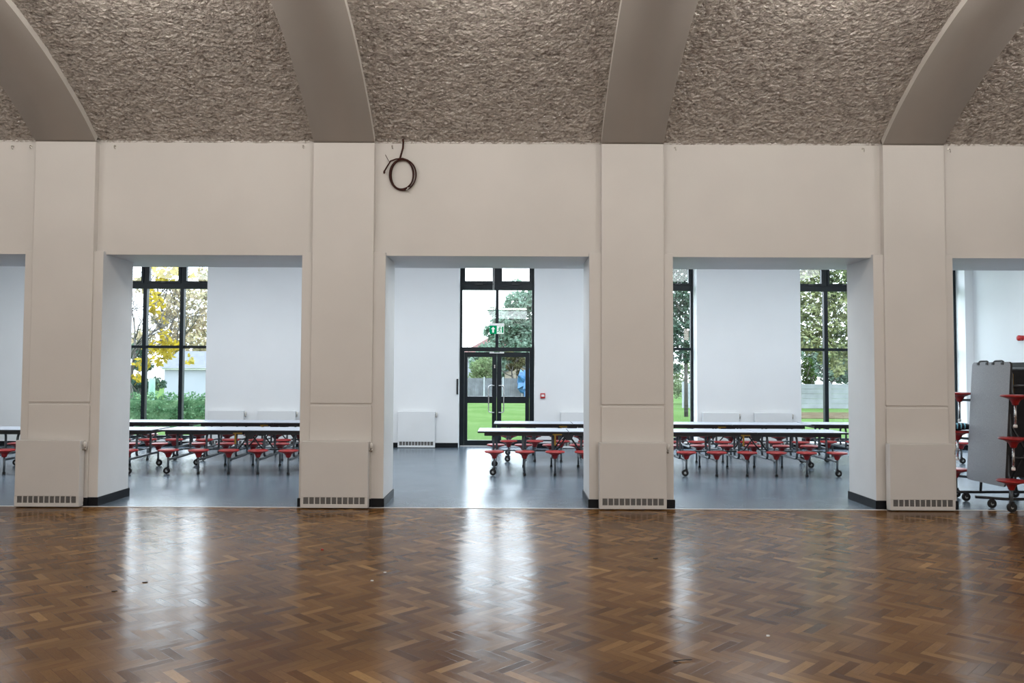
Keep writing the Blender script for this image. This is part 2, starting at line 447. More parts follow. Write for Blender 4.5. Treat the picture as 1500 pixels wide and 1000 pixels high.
# hall floor, far walls of the hall (behind the camera)
w = MB(); w.quad((XL, -5.2, 0), (XR, -5.2, 0), (XR, 9.585, 0), (XL, 9.585, 0))
struct(w.build('floor', M['parquet']), 'brown herringbone parquet floor of the hall', 'floor')
w = MB(); w.box(XL, XR, 9.585, 9.612, -.02, .004)
struct(w.build('trim_13', M['strip']), 'thin pale threshold strip between parquet and vinyl', 'threshold strip')
w = MB(); w.box(XL, XR, -5.4, -5.2, 0, 5.9)
struct(w.build('wall_rear', M['hall_paint']), 'cream rear wall of the hall behind the viewpoint', 'wall')
w = MB(); w.box(XL - .2, XL, -5.4, 18, 0, 5.9)
struct(w.build('wall_left', M['hall_paint']), 'cream end wall far to the left', 'wall')
w = MB(); w.box(XR, XR + .2, -5.4, 9.75, 0, 5.9)
struct(w.build('wall_hall_right', M['hall_paint']), 'cream end wall of the hall far to the right', 'wall')

# ---------------------------------------------------------------- dining room shell
YW, YG, YO = 17.2, 17.60, 17.70          # inner wall face, glazing plane, outer wall face
XE = 10.13
w = MB(); w.quad((XL, 9.612, 0), (XR, 9.612, 0), (XR, YO, 0), (XL, YO, 0))
struct(w.build('floor', M['vinyl']), 'blue grey vinyl floor of the dining room', 'floor')
ZC = 4.42
w = MB(); w.box(XL, XR, YR, YO, ZC, ZC + .15)
struct(w.build('ceiling', M['dining_paint']), 'flat white dining room ceiling', 'ceiling')
WIN = [(-8.90, -6.70, .14), (-1.166, .494, 0.), (1.86, 4.055, .14), (6.33, 8.52, .14), (9.05, 9.95, .14)]
ZH = 4.25
w = MB(); x = XL
for a, b, sill in WIN:
    w.box(x, a, YW, YO, 0, ZC)
    if sill: w.box(a, b, YW + .01, YO, 0, sill)
    w.box(a, b, YW, YO, ZH, ZC); x = b
w.box(x, XE + .3, YW, YO, 0, ZC)
struct(w.build('wall_back', M['dining_paint']), 'white dining room wall with tall windows', 'wall')
w = MB(); w.box(XE, XE + .25, YR + .02, YW, 0, ZC)
struct(w.build('wall_right', M['dining_paint']), 'white end wall at the right of the dining room', 'wall')
w = MB(); x = XL
for a, b, sill in WIN:
    w.box(x, a, YW - .016, YW, 0, .105, .004); 
    if sill: w.box(a, b, YW - .006, YW + .01, 0, .105)
    x = b
w.box(x, XE, YW - .016, YW, 0, .105, .004)
struct(w.build('baseboard_back', M['black_skirting']), 'black skirting along the window wall', 'skirting')
for nm, side in (('baseboard_right', 0),):
    w = MB(); w.box(XE - .016, XE, YR + .02, YW - .02, 0, .105, .004)
    struct(w.build(nm, M['black_skirting']), 'black skirting along the right end wall', 'skirting')
for k, (a, b, p, q) in enumerate(COLS):
    w = MB(); t = .013
    w.box(a - t, p, YJ - t, YJ, 0, .105); w.box(q, b + t, YJ - t, YJ, 0, .105)
    w.box(a - t, a, YJ, YR + t, 0, .105); w.box(b, b + t, YJ, YR + t, 0, .105)
    w.box(a, b, YR, YR + t, 0, .105)
    w.box(p - t*.4, q + t*.4, YF - t*.5, YJ - t, 0, .105)
    struct(w.build('baseboard_column_%d' % (k + 1), M['black_skirting']), 'black skirting around the foot of the %s column from the left' % ('first', 'second', 'third', 'fourth', 'fifth', 'sixth')[k], 'skirting')

# windows --------------------------------------------------------------
F0, F1 = YG - .045, YG + .045
def glazed(mb, x0, x1, z0, z1): mb.quad((x0, YG, z0), (x1, YG, z0), (x1, YG, z1), (x0, YG, z1))
def window(n, x0, x1, muls, z0, label):
    r = thing('window_%d' % n, label, 'window', kind='structure')
    f = MB(); e = .055
    f.box(x0, x0 + e, F0, F1, z0, ZH); f.box(x1 - e, x1, F0, F1, z0, ZH)
    f.box(x0 + e, x1 - e, F0, F1, z0, z0 + .07); f.box(x0 + e, x1 - e, F0, F1, ZH - .06, ZH)
    f.box(x0 + e, x1 - e, F0 - .01, F1, 3.49, 3.61)                          # deep transom
    f.box(x0 + e, x1 - e, F0 + .015, F1, 2.155, 2.215)                       # thin transom
    for m_ in muls: f.box(m_ - .042, m_ + .042, F0 - .02, F1, z0 + .07, 3.49); f.box(m_ - .042, m_ + .042, F0, F1, 3.61, ZH - .06)
    f.build('window_frame', M['frame_black'], r)
    edges = [x0 + e] + [v for m_ in muls for v in (m_ - .042, m_ + .042)] + [x1 - e]
    for k in range(0, len(edges), 2):
        a, b = edges[k], edges[k+1]
        s = MB(); t = .05                                                    # opening sash in the top light
        s.box(a, a + t, F0 - .025, F1 - .02, 3.612, ZH - .062); s.box(b - t, b, F0 - .025, F1 - .02, 3.612, ZH - .062)
        s.box(a + t, b - t, F0 - .025, F1 - .02, 3.612, 3.66); s.box(a + t, b - t, F0 - .025, F1 - .02, ZH - .11, ZH - .062)
        so = s.build('sash', M['frame_black'], r)
        g_ = MB(); glazed(g_, a + t, b - t, 3.66, ZH - .11); g_.build('pane', M['glass'], so)
        h = MB(); xm = (a + b) / 2; h.box(xm - .06, xm + .06, F0 - .05, F0 - .025, 3.618, 3.645, .004); h.build('sash_handle', M['black_steel'], so)
        g_ = MB(); glazed(g_, a, b, 2.215, 3.49); g_.build('pane', M['glass'], r)
        g_ = MB(); glazed(g_, a, b, z0 + .07, 2.155); g_.build('pane', M['glass'], r)
    return r
window(1, -8.90, -6.70, (-8.225, -7.395), .14, 'tall black framed window with yellow autumn tree outside')
window(2, 1.86, 4.055, (2.54, 3.375), .14, 'tall black framed window just right of the third column, dark tree outside')
window(3, 6.33, 8.52, (7.025, 7.86), .14, 'tall black framed window left of the fourth column, pale concrete fence outside')
window(4, 9.05, 9.95, (), .14, 'narrow sliver of window beside the right end wall')

# glazed double door with lights above -----------------------------------
dr = thing('door_1', 'black framed glazed double door with tall lights above it', 'door', kind='structure')
x0, x1 = -1.166, .494; xm = -.336
f = MB(); e = .05
f.box(x0, x0 + e, F0, F1, 0, ZH); f.box(x1 - e, x1, F0, F1, 0, ZH)
f.box(x0 + e, x1 - e, F0, F1, ZH - .06, ZH)
f.box(x0 + e, x1 - e, F0 - .01, F1, 3.49, 3.63); f.box(x0 + e, x1 - e, F0 - .01, F1, 2.115, 2.205)
f.box(xm - .034, xm + .034, F0 - .01, F1, 2.205, 3.49); f.box(xm - .05, xm + .05, F0, F1, 3.63, ZH - .06)
f.box(x0 + e, x0 + .10, F0 - .004, F1, .0, 2.115); f.box(x1 - .10, x1 - e, F0 - .004, F1, 0, 2.115)
f.build('door_frame', M['frame_black'], dr)
f = MB(); f.box(x0 + .02, x1 - .02, F0 - .03, F1, 0, .018); f.build('threshold', M['strip'], dr)
for a, b in ((x0 + e, xm - .034), (xm + .034, x1 - e)):
    g_ = MB(); glazed(g_, a, b, 2.205, 3.49); g_.build('pane', M['glass'], dr)
for a, b in ((x0 + e, xm - .05), (xm + .05, x1 - e)):
    s = MB(); t = .06
    s.box(a, a + t, F0 - .025, F1 - .02, 3.632, ZH - .062); s.box(b - t, b, F0 - .025, F1 - .02, 3.632, ZH - .062)
    s.box(a + t, b - t, F0 - .025, F1 - .02, 3.632, 3.69); s.box(a + t, b - t, F0 - .025, F1 - .02, ZH - .12, ZH - .062)
    so = s.build('sash', M['frame_black'], dr)
    g_ = MB(); glazed(g_, a + t, b - t, 3.69, ZH - .12); g_.build('pane', M['glass'], so)
    h = MB(); c = (a + b) / 2; h.box(c - .09, c + .09, F0 - .055, F0 - .025, 3.60, 3.632, .004); h.build('sash_handle', M['black_steel'], so)
for sgn, (a, b, ga, gb) in ((-1, (x0 + .105, xm - .003, -.990, -.440)), (1, (xm + .003, x1 - .105, -.232, .302))):
    s = MB(); z = (.02, .135, .96, 1.107, 1.987, 2.095)
    d0, d1 = F0 - .012, F1 - .02
    s.box(a, ga, d0, d1, z[0], z[5]); s.box(gb, b, d0, d1, z[0], z[5])
    s.box(ga, gb, d0, d1, z[0], z[1]); s.box(ga, gb, d0, d1, z[2], z[3]); s.box(ga, gb, d0, d1, z[4], z[5])
    lf = s.build('door_leaf', M['frame_black'], dr)
    for za, zb in ((z[1], z[2]), (z[3], z[4])):
        g_ = MB(); glazed(g_, ga, gb, za, zb); g_.build('pane', M['glass'], lf)
    hx = -.515 if sgn < 0 else -.178; ix = -.395 if sgn < 0 else -.285
    h = MB(); y = d0 - .055
    h.tube(fillet([(ix, d0, 1.352), (ix, y, 1.352), (hx, y, 1.352), (hx, y, .755), (ix, y, .755), (ix, d0, .755)], .06, 6), .013)
    h.build('door_handle', M['steel'], lf, label='chrome pull handle')
s = MB(); s.box(-.50, -.40, F0 - .05, F0 - .012, 2.068, 2.105, .006); s.box(-.275, -.175, F0 - .05, F0 - .012, 2.068, 2.105, .006); s.box(-.40, -.275, F0 - .035, F0 - .02, 2.070, 2.088)
s.build('door_closer', M['white_plastic'], dr, label='white closer at door head')
s = MB(); s.lathe([(.014, -.02), (.016, 0), (.014, .004)], (-.385, F0 - .018, 1.80), 'y', 16); s.box(-.397, -.373, F0 - .03, F0 - .012, 1.74, 1.785, .004)
s.build('lock_cylinder', M['steel'], dr, label='silver lock cylinder')

s = MB(); s.box(-1.21, -1.168, YW - .035, YW + .004, 1.16, 1.50, .006); s.box(-1.20, -1.178, YW - .05, YW - .035, 1.42, 1.47, .004)
tag(s.build('door_release', M['black_steel']), 'slim black door release box on the wall left of the double door', 'door release')

# ---------------------------------------------------------------- radiators
def radiator(x0, x1, y0, y1, z0, z1, label, mat, grp, valve_side=1):
    W_ = x1 - x0; r = thing('radiator', label, 'radiator', ((x0 + x1) / 2, y1, 0), group=grp)
    hw = W_ / 2; d = y1 - y0
    gx = hw - .035 * W_ / .8; gz0, gz1 = z0 + .045, z0 + .125
    c = MB()
    c.box(-hw, hw, -d, 0, gz1, z1, .006)
    c.box(-hw, hw, -d, -.01, z0, gz0, .004)
    c.box(-hw, -gx, -d, -.01, gz0, gz1); c.box(gx, hw, -d, -.01, gz0, gz1)
    n = 11
    for k in range(1, n):
        xx = -gx + 2 * gx * k / n; c.box(xx - .006, xx + .006, -d, -d + .02, gz0, gz1)
    c.build('casing', mat, r)
    g_ = MB(); g_.box(-gx, gx, -d + .012, -d + .016, gz0, gz1)
    for k in range(1, 7): zz = gz0 + (gz1 - gz0) * k / 7; g_.box(-gx, gx, -d + .006, -d + .012, zz - .0025, zz + .0025)
    g_.build('grille', M['grille'], r, label='grey mesh grille')
    s = valve_side; zt = z1 - .085
    v = MB(); v.tube([(s * (hw - .005), -d * .45, zt - .03), (s * (hw + .03), -d * .45, zt - .03)], .010)
    v.tube([(s * (hw + .028), -d * .45, zt - .045), (s * (hw + .028), -d * .45, zt + .0)], .013)
    v.mat(1).lathe([(.012, 0), (.021, .008), (.022, .045), (.017, .062), (.006, .066)], (s * (hw + .028), -d * .45, zt), 'z', 16)
    v.build('valve', [M['brass'], M['valve']], r, label='white valve head')
    return r
for a, b, lab in ((-5.975, -5.198, 'first'), (-2.537, -1.727, 'second'), (1.060, 1.868, 'third'), (4.556, 5.339, 'fourth')):
    radiator(a, b, 9.50, YF - .008, .012, .805, 'cream radiator cover with low grille against the %s pilaster from the left' % lab, M['radiator_paint'], 'radiators on the pilasters')
for a, b, lab in ((-6.60, -5.82, 'white radiator behind the tables, beside the yellow-tree window'), (-5.51, -4.70, 'white radiator behind the tables, just left of the second column'),
                  (-2.47, -1.665, 'white radiator standing clear on the wall left of the double door'), (1.06, 1.84, 'white radiator behind the tables right of the red call point'),
                  (4.15, 4.94, 'white radiator behind the tables, left one of two between the right windows'), (5.28, 6.09, 'white radiator behind the tables, right one of two between the right windows')):
    radiator(a, b, YW - .11, YW - .018, .012, .79, lab, M['radiator_white'], 'radiators on the window wall')

# ---------------------------------------------------------------- folding stool tables
L2, STX = 1.485, (-1.205, -.72, -.235, .235, .72, 1.205)
def stool_parts(r, x, ysgn, yoff, wheel, up, seat_mat, tube_mat):
    """one stool: seat with post and foot or caster (sub-parts)"""
    y = ysgn * yoff
    s = MB(); s.lathe([(.02, .270), (.034, .275), (.040, .300), (.060, .335), (.112, .361), (.150, .368), (.160, .376), (.160, .385), (.150, .394), (.10, .397), (.02, .396)], (x, y, 0), 'z', 22)
    so = s.build('stool_seat', seat_mat, r)
    bot = .10 if wheel else .02
    s = MB(); s.tube([(x, y, .272), (x, y, bot)], .0165, 10); s.build('stool_post', tube_mat, so)
    if wheel:
        s = MB(); c = (x, y - ysgn * .0, .055)
        s.mat(0).lathe([(.034, -.013), (.052, -.013), (.055, -.008), (.055, .008), (.052, .013), (.034, .013)], (x + up * .02, y, .056), 'y', 20)
        s.mat(1).lathe([(.008, -.015), (.034, -.011), (.034, .011), (.008, .015)], (x + up * .02, y, .056), 'y', 16)
        s.mat(2).box(x - .012, x + .012, y - .022, y - .018, .056, .12); s.box(x - .012, x + .012, y + .018, y + .022, .056, .12); s.box(x - .018, x + .018, y - .022, y + .022, .112, .122)
        s.build('caster', [M['rubber'], M['hub'], M['black_steel']], so)
    else:
        s = MB(); s.lathe([(.022, 0), (.024, .004), (.021, .035), (.017, .040)], (x, y, 0), 'z', 14); s.build('rubber_foot', M['rubber'], so)
def make_table(label, grp):
    r = thing('folding_table', label, 'table', group=grp)
    for s_ in (-1, 1):
        a, b = sorted((s_ * .004, s_ * L2))
        t = MB(); t.mat(1).box(a, b, -.38, .38, .660, .686, .006)
        t.mat(0).box(a + .004, b - .004, -.376, .376, .684, .690, .002)
        t.build('tabletop', [M['laminate'], M['black_steel']], r)
        a, b = sorted((s_ * .10, s_ * (L2 - .11)))
        u = MB(); u.box(a, b, -.335, -.30, .612, .66); u.box(a, b, .30, .335, .612, .66)
        for q in range(4): xx = a + (b - a) * (q + .5) / 4; u.box(xx - .02, xx + .02, -.30, .30, .628, .66)
        u.box(a, a + .03, -.30, .30, .612, .66); u.box(b - .03, b, -.30, .30, .612, .66)
        u.build('underframe', M['black_steel'], r)
        t = MB(); t.tube([(s_ * .235, 0, .345), (s_ * 1.205, 0, .345)], .014, 8); 
        for xx in (.235, .72, 1.205): t.tube([(s_ * xx, -.21, .345), (s_ * xx, .21, .345)], .012, 8)
        t.build('brace_rail', M['tube'], r)
    for x in STX:
        wheel = abs(x) > 1
        for ys in (-1, 1):
            stool_parts(r, x, ys, .58, wheel, 1 if x > 0 else -1, M['red_seat'], M['tube'])
            a = MB(); xo = x + ys * -.022
            pts = fillet([(x, ys * .58, .235), (xo, ys * .45, .235), (xo, -ys * .21, .245), (xo, -ys * .21, .56), (xo, -ys * .15, .64)], .075, 6)
            a.tube(pts, .0185, 10); a.build('stool_arm', M['tube'], r)
    h = MB()
    for s_ in (-1, 1):
        h.prism([(-.10, .655), (.10, .655), (.045, .545), (-.045, .545)], s_ * .30 - .012, s_ * .30 + .012, 'y')
        for sx in (-1, 1): h.tube([(sx * .03, s_ * .27, .60), (sx * .16, s_ * .25, .42), (sx * .225, s_ * .23, .345)], .012, 8)
    h.tube([(0, -.31, .60), (0, .31, .60)], .016, 8)
    h.build('hinge_bracket', M['black_steel'], r)
    h = MB(); h.box(-.26, -.11, -.345, -.336, .625, .648, .003); h.box(-.235, -.205, -.345, -.337, .46, .625, .003)
    h.build('safety_latch', M['yellow'], r, label='yellow safety latch')
    return r
G1, G2 = 'tables in the front row', 'tables in the back row'
base = make_table('front row table with red stools, its left end before the double door', G1)
base.location = (.93, 13.19, 0)
dup(base, (4.0, 13.19, 0), 0, 'front row table with red stools, seen through the right opening', G1)
dup(base, (-4.28, 13.19, 0), math.radians(-.5), 'front row table with red stools, seen through the opening left of the second column', G1)
dup(base, (-7.33, 13.10, 0), math.radians(1.5), 'folding table in the front row at the far left, mostly behind the first column', G1)
dup(base, (1.15, 15.12, 0), 0, 'back row table with red stools, crossing the right half of the double door', G2)
dup(base, (4.13, 15.12, 0), 0, 'back row table in front of the two radiators between the right windows', G2)
dup(base, (7.13, 15.20, 0), math.radians(-3), 'slightly turned folding table in the back row, below the concrete fence window', G2)
dup(base, (-4.46, 15.12, 0), 0, 'back row table with red stools, in front of the two left radiators', G2)
dup(base, (-7.44, 15.12, 0), math.radians(.6), 'folding table in the back row below the yellow-tree window', G2)

# folded tables parked at the right
def make_folded(label, loc, rotz, grp, z1=1.805, levels=((.39, True), (.895, False), (1.405, False))):
    """folded table: two upright halves leaning together at the top, stools level at three heights on each side"""
    r = thing('folded_table', label, 'table', loc, rotz, group=grp)
    def tilt(s_, z): return s_ * (.365 - .105 * (z - .27) / 1.53)      # outer face x at a height
    for s_ in (-1, 1):
        t = MB()
        z0 = .272
        rad = .05
        def P(yy, zz, d): return (tilt(s_, zz) - s_ * d, yy, zz)
        out = []
        for cy, cz, a0 in ((-.33, z0 + rad, 180), (.33, z0 + rad, 270), (.33, z1 - rad, 0), (-.33, z1 - rad, 90)):
            for q in range(5):
                a = math.radians(a0 + q * 22.5); out.append((cy + rad * math.cos(a), cz + rad * math.sin(a)))
        A = [t.bm.verts.new(P(y_, z_, 0)) for y_, z_ in out]; B = [t.bm.verts.new(P(y_, z_, .026)) for y_, z_ in out]
        t.mat(0); t._f(A); t.mat(1); t._f(B[::-1])
        n = len(out)
        for q in range(n): t._f([A[q], A[(q+1) % n], B[(q+1) % n], B[q]])
        t.build('tabletop', [M['laminate_shaded'], M['black_steel']], r)
        u = MB()
        for yy in (-.30, .28):
            u.quad(P(yy, .35, .027), P(yy + .03, .35, .027), P(yy + .03, z1 - .065, .027), P(yy, z1 - .065, .027))
            u.tube([P(yy, .35, .05), P(yy, z1 - .065, .05)], .024, 8)
        for zz in [q for q in (.37, .72, 1.08, 1.43, 1.72) if q < z1 - .05]: u.tube([P(-.30, zz, .055), P(.30, zz, .055)], .022, 8)
        u.build('underframe', M['black_steel'], r)
        for zz, wheel in levels:
            for ys in (-1, 1):
                y = ys * .555; x = tilt(s_, zz) + s_ * .045
                s = MB(); s.lathe([(.02, -.125), (.034, -.12), (.040, -.095), (.060, -.060), (.112, -.034), (.150, -.028), (.160, -.019), (.160, -.010), (.150, -.001), (.10, .002), (.02, .001)], (x, y, zz), 'z', 22)
                so = s.build('stool_seat', M['red_seat'], r)
                if wheel:
                    s = MB(); s.tube([(x, y, zz - .12), (x, y, .115)], .019, 10); s.build('stool_post', M['tube'], so)
                    s = MB()
                    s.mat(0).lathe([(.034, -.015), (.056, -.015), (.060, -.009), (.060, .009), (.056, .015), (.034, .015)], (x, y, .061), 'y', 20)
                    s.mat(1).lathe([(.008, -.017), (.034, -.012), (.034, .012), (.008, .017)], (x, y, .061), 'y', 16)
                    s.mat(2).box(x - .016, x + .016, y - .026, y - .020, .061, .13); s.box(x - .016, x + .016, y + .020, y + .026, .061, .13); s.box(x - .022, x + .022, y - .026, y + .026, .12, .132)
                    s.build('caster', [M['rubber'], M['hub'], M['black_steel']], so)
                else:
                    s = MB(); s.tube([(x, y, zz - .12), (x + s_ * .005, y, zz - .36)], .014, 10); s.build('stool_post', M['steel'], so)
                    s = MB(); s.lathe([(.018, 0), (.022, .005), (.021, .032), (.014, .038)], (x + s_ * .005, y, zz - .395), 'z', 14); s.build('foot_cap', M['white_cap'], so, label='white foot cap')
                a = MB(); a.tube(fillet([(x, y, zz - .10), (x - s_ * .12, y - ys * .16, zz - .10), (x - s_ * .14, y - ys * .26, zz + .0), (x - s_ * .14, y - ys * .26, zz + .24), (x - s_ * .11, y - ys * .24, zz + .28)], .06), .0165, 8)
                a.build('stool_arm', M['tube'], r)
    f = MB()
    for yy in (-.36, .36):
        f.tube([(-.62, yy * .55, .13), (-.28, yy * .8, .115), (.28, yy * .8, .115), (.62, yy * .55, .13)], .018, 8)
        f.tube([(-.24, yy * .8, .12), (-.22, yy * .8, .34)], .016, 8); f.tube([(.24, yy * .8, .12), (.22, yy * .8, .34)], .016, 8)
        f.tube([(-.20, yy * .7, .35), (.20, yy * .7, 1.05)], .015, 8); f.tube([(.20, yy * .7, .35), (-.20, yy * .7, 1.05)], .015, 8)
        f.tube([(-.22, yy * .8, .62), (.22, yy * .8, .62)], .015, 8); f.tube([(-.22, yy * .8, z1 - .30), (.22, yy * .8, z1 - .30)], .015, 8)
    f.box(-.20, .20, -.03, .03, .35, z1 - .10)
    f.build('folding_frame', M['black_steel'], r)
    for yy in (-.26, .26):
        for xx in (-.45, .45):
            s = MB(); s.mat(0).lathe([(.034, -.013), (.052, -.013), (.056, -.008), (.056, .008), (.052, .013), (.034, .013)], (xx, yy, .057), 'y', 20)
            s.mat(1).lathe([(.008, -.015), (.034, -.011), (.034, .011), (.008, .015)], (xx, yy, .057), 'y', 16)
            s.mat(2).box(xx - .014, xx + .014, yy - .023, yy - .018, .057, .135); s.box(xx - .014, xx + .014, yy + .018, yy + .023, .057, .135)
            s.build('caster', [M['rubber'], M['hub'], M['black_steel']], r)
    for yy in (-.24, .06):
        h = MB(); h.tube(fillet([(-.25, yy, z1 - .01), (-.25, yy + .03, z1 + .013), (-.25, yy + .17, z1 + .013), (-.25, yy + .20, z1 - .01)], .03), .012, 8)
        h.box(-.27, -.20, yy - .01, yy + .03, z1 - .035, z1 - .005); h.box(-.27, -.20, yy + .17, yy + .21, z1 - .035, z1 - .005)
        h.build('top_bracket', M['black_steel'], r)
    h = MB(); h.box(-.19, -.15, -.27, -.262, z1 - .42, z1 - .15, .003); h.build('safety_latch', M['yellow'], r, label='yellow safety latch')
    return r
make_folded('folded grey stool table parked upright in the opening at the right edge', (6.37, 10.03, 0), math.radians(2), None)

# bag and cloth hanging on the further folded table
def blob(mb, c, r, seed=0, amp=.12, seg=14):
    c = Vector(c)
    rings = []
    for i in range(1, seg):
        th = PI * i / seg; ring = []
        for j in range(seg * 2):
            ph = PI * j / seg
            d = Vector((math.sin(th)*math.cos(ph), math.sin(th)*math.sin(ph), math.cos(th)))
            k = 1 + amp * noise.noise(d * 2.2 + Vector((seed, 0, 0)))
            ring.append(mb.bm.verts.new(c + Vector((d.x*r[0], d.y*r[1], d.z*r[2])) * k))
        rings.append(ring)
    n = seg * 2
    for A, B in zip(rings, rings[1:]):
        for a in range(n): mb._f([A[a], B[a], B[(a+1) % n], A[(a+1) % n]], True)
    mb._f(rings[0]); mb._f(rings[-1][::-1])
    return mb
bg = thing('jacket', 'dark jacket with light blue stripes heaped on a rear stool of the folded table', 'jacket', (6.01, 10.575, .897))
b_ = MB(); blob(b_, (0, 0, .050), (.19, .13, .046), 3, .22); b_.build('jacket_body', M['bag_cloth'], bg)
b_ = MB()
for k in range(3): b_.tube([(-.10 + k * .05, -.128, .03), (-.09 + k * .05, -.120, .07), (-.07 + k * .05, -.07, .098)], .008, 8)
b_.build('stripe', M['bag_blue'], bg, label='light blue stripes')

# ---------------------------------------------------------------- small things on the walls
# coil of brown cable
cb = thing('cable_coil', 'coil of dark brown cable hanging from the vault at the left of the middle bay', 'cable', (-1.37, YB, 4.10))
c = MB()
def loop(rx, rz, cx, cz, y, a0=90, turn=360, n=44):
    return [(cx + rx * math.cos(math.radians(a0 + turn * k / n)), y, cz + rz * math.sin(math.radians(a0 + turn * k / n))) for k in range(n + 1)]
c.tube([(.0, -.03, .45), (.006, -.035, .40), (.002, -.035, .33), (-.02, -.035, .25), (-.036, -.035, .195)], .012, 8)
c.tube(loop(.165, .195, .0, .0, -.02), .0085, 8)
c.tube(loop(.150, .185, -.012, .004, -.034), .0085, 8)
c.tube(loop(.160, .190, .010, -.004, -.048), .0085, 8)
c.tube(loop(.135, .192, -.008, .0, -.012), .007, 8)
c.tube([(.07, -.045, .175), (.0, -.05, .198), (-.08, -.05, .19), (-.15, -.045, .165), (-.19, -.04, .10), (-.225, -.035, .045)], .0095, 8)
c.tube([(-.165, -.045, .155), (-.19, -.045, .20), (-.215, -.045, .245)], .004, 6)
c.lathe([(.006, 0), (.013, .008), (.013, .03), (.005, .038)], (-.228, -.035, .01), 'z', 10)
c.build('cable', M['cable'], cb)
c = MB(); c.tube([(.065, -.062, -.165), (.075, -.03, -.20), (.085, -.05, -.225), (.10, -.06, -.245)], .004, 6); c.tube([(.05, -.06, -.20), (.09, -.06, -.165)], .005, 6)
c.build('cable_tie', M['tie'], cb, label='pale cable tie')

hk = []
for k, (x, z, lab) in enumerate(((-6.245, 4.43, 'left of the first rib, outer one'), (-6.016, 4.437, 'left of the first rib, inner one'), (-4.969, 4.44, 'right of the first rib'), (-2.62, 4.455, 'left of the second rib'),
        (-1.508, 4.455, 'right of the second rib by the cable'), (2.023, 4.45, 'right of the third rib'), (4.37, 4.445, 'left of the fourth rib'), (5.442, 4.44, 'right of the fourth rib'))):
    h = MB(); h.tube([(0, 0, .012), (0, -.025, .012), (.004, -.04, 0), (.006, -.035, -.022), (.012, -.022, -.028)], .0055, 6); h.lathe([(.012, -.004), (.012, 0), (.006, .002)], (0, 0, .012), 'y', 10)
    o = h.build('wall_hook', M['brass']); o.location = (x, YB, z)
    tag(o, 'tiny metal hook on the wall top, ' + lab, 'hook', 'hooks under the vault')

cp = thing('fire_call_point', 'small red fire alarm call point on the white wall right of the double door', 'alarm', (.677, YW, 1.14))
c = MB(); c.box(-.052, .052, -.045, .004, -.055, .055, .008); c.build('housing', M['red_plastic'], cp)
c = MB(); c.box(-.033, .033, -.049, -.043, -.02, .028, .002); c.build('call_plate', M['white_plastic'], cp, label='white push plate')

bl = thing('fire_alarm_sounder', 'red fire alarm sounder on the right end wall above the folded table', 'alarm', (XE, 15.55, 2.37))
c = MB(); c.lathe([(.052, .004), (.052, -.035), (.046, -.04)], (0, 0, 0), 'x', 22); c.build('base', M['red_plastic'], bl)
c = MB(); c.lathe([(.044, -.038), (.055, -.045), (.056, -.085), (.050, -.10), (.02, -.105)], (0, 0, 0), 'x', 22); c.build('sounder_cap', M['red_plastic'], bl)

# hanging exit sign
es = thing('exit_sign', 'illuminated green exit sign hung on wires before the double door', 'sign', (-.322, 16.5, 2.455))
c = MB(); c.box(-.158, .158, -.035, .035, .172, .218, .006); c.build('housing', M['white_plastic'], es)
c = MB(); c.mat(0).box(-.152, .0, -.008, .008, 0, .172); c.mat(1).box(0.001, .152, -.008, .008, 0, .172)
fr = -.0095
c.mat(1).prism([(-.076, .150), (-.030, .098), (-.056, .098), (-.056, .026), (-.096, .026), (-.096, .098), (-.122, .098)], fr, fr + .001, 'y')
c.mat(0)
c.lathe([(.012, 0), (.012, .001)], (.070, fr, .142), 'y', 14)                                  # running figure: head
for pts, wd in (([(.066, .124), (.054, .078)], .020), ([(.056, .082), (.078, .060), (.066, .030)], .012), ([(.056, .082), (.038, .050), (.014, .046)], .012),
                ([(.064, .120), (.086, .104), (.098, .114)], .009), ([(.064, .118), (.040, .112), (.032, .090)], .009)):
    for (ax, az), (bx_, bz) in zip(pts, pts[1:]):
        d = Vector((bx_ - ax, bz - az)); nn = Vector((-d.y, d.x)).normalized() * wd / 2; d = d.normalized() * wd * .3
        c.prism([(ax - d.x + nn.x, az - d.y + nn.y), (ax - d.x - nn.x, az - d.y - nn.y), (bx_ + d.x - nn.x, bz + d.y - nn.y), (bx_ + d.x + nn.x, bz + d.y + nn.y)], fr, fr + .001, 'y')
c.box(.108, .140, fr, fr + .001, .022, .150)
c.build('sign_panel', [M['sign_green'], M['sign_white']], es, label='green and white panel with arrow and running figure')
for xx in (-.085, -.06): 
    c = MB(); c.tube([(xx, 0, .218), (xx, 0, ZC - 2.455)], .0035, 6); c.build('wire', M['white_plastic'], es)

# suspended light in the dining room (seen only mirrored in the door glass)
lt = thing('pendant_light', 'long white suspended light mirrored in the glass above the double door', 'light', (-.165, 11.7, 3.26))
c = MB(); c.box(-.61, .61, -.10, .10, .215, .245, .004); c.box(-.615, .615, -.11, .11, .31, .335, .004); c.build('light_housing', M['white_plastic'], lt)
c = MB(); c.box(-.60, .60, -.09, .09, 0, .215); c.build('lower_diffuser', M['diffuser_low'], lt)
c = MB(); c.box(-.60, .60, -.09, .09, .245, .31); c.build('upper_diffuser', M['diffuser'], lt)
for xx in (-.5, .5):
    c = MB(); c.tube([(xx, 0, .33), (xx, 0, ZC - 3.26)], .004, 6); c.build('suspension_wire', M['steel'], lt)

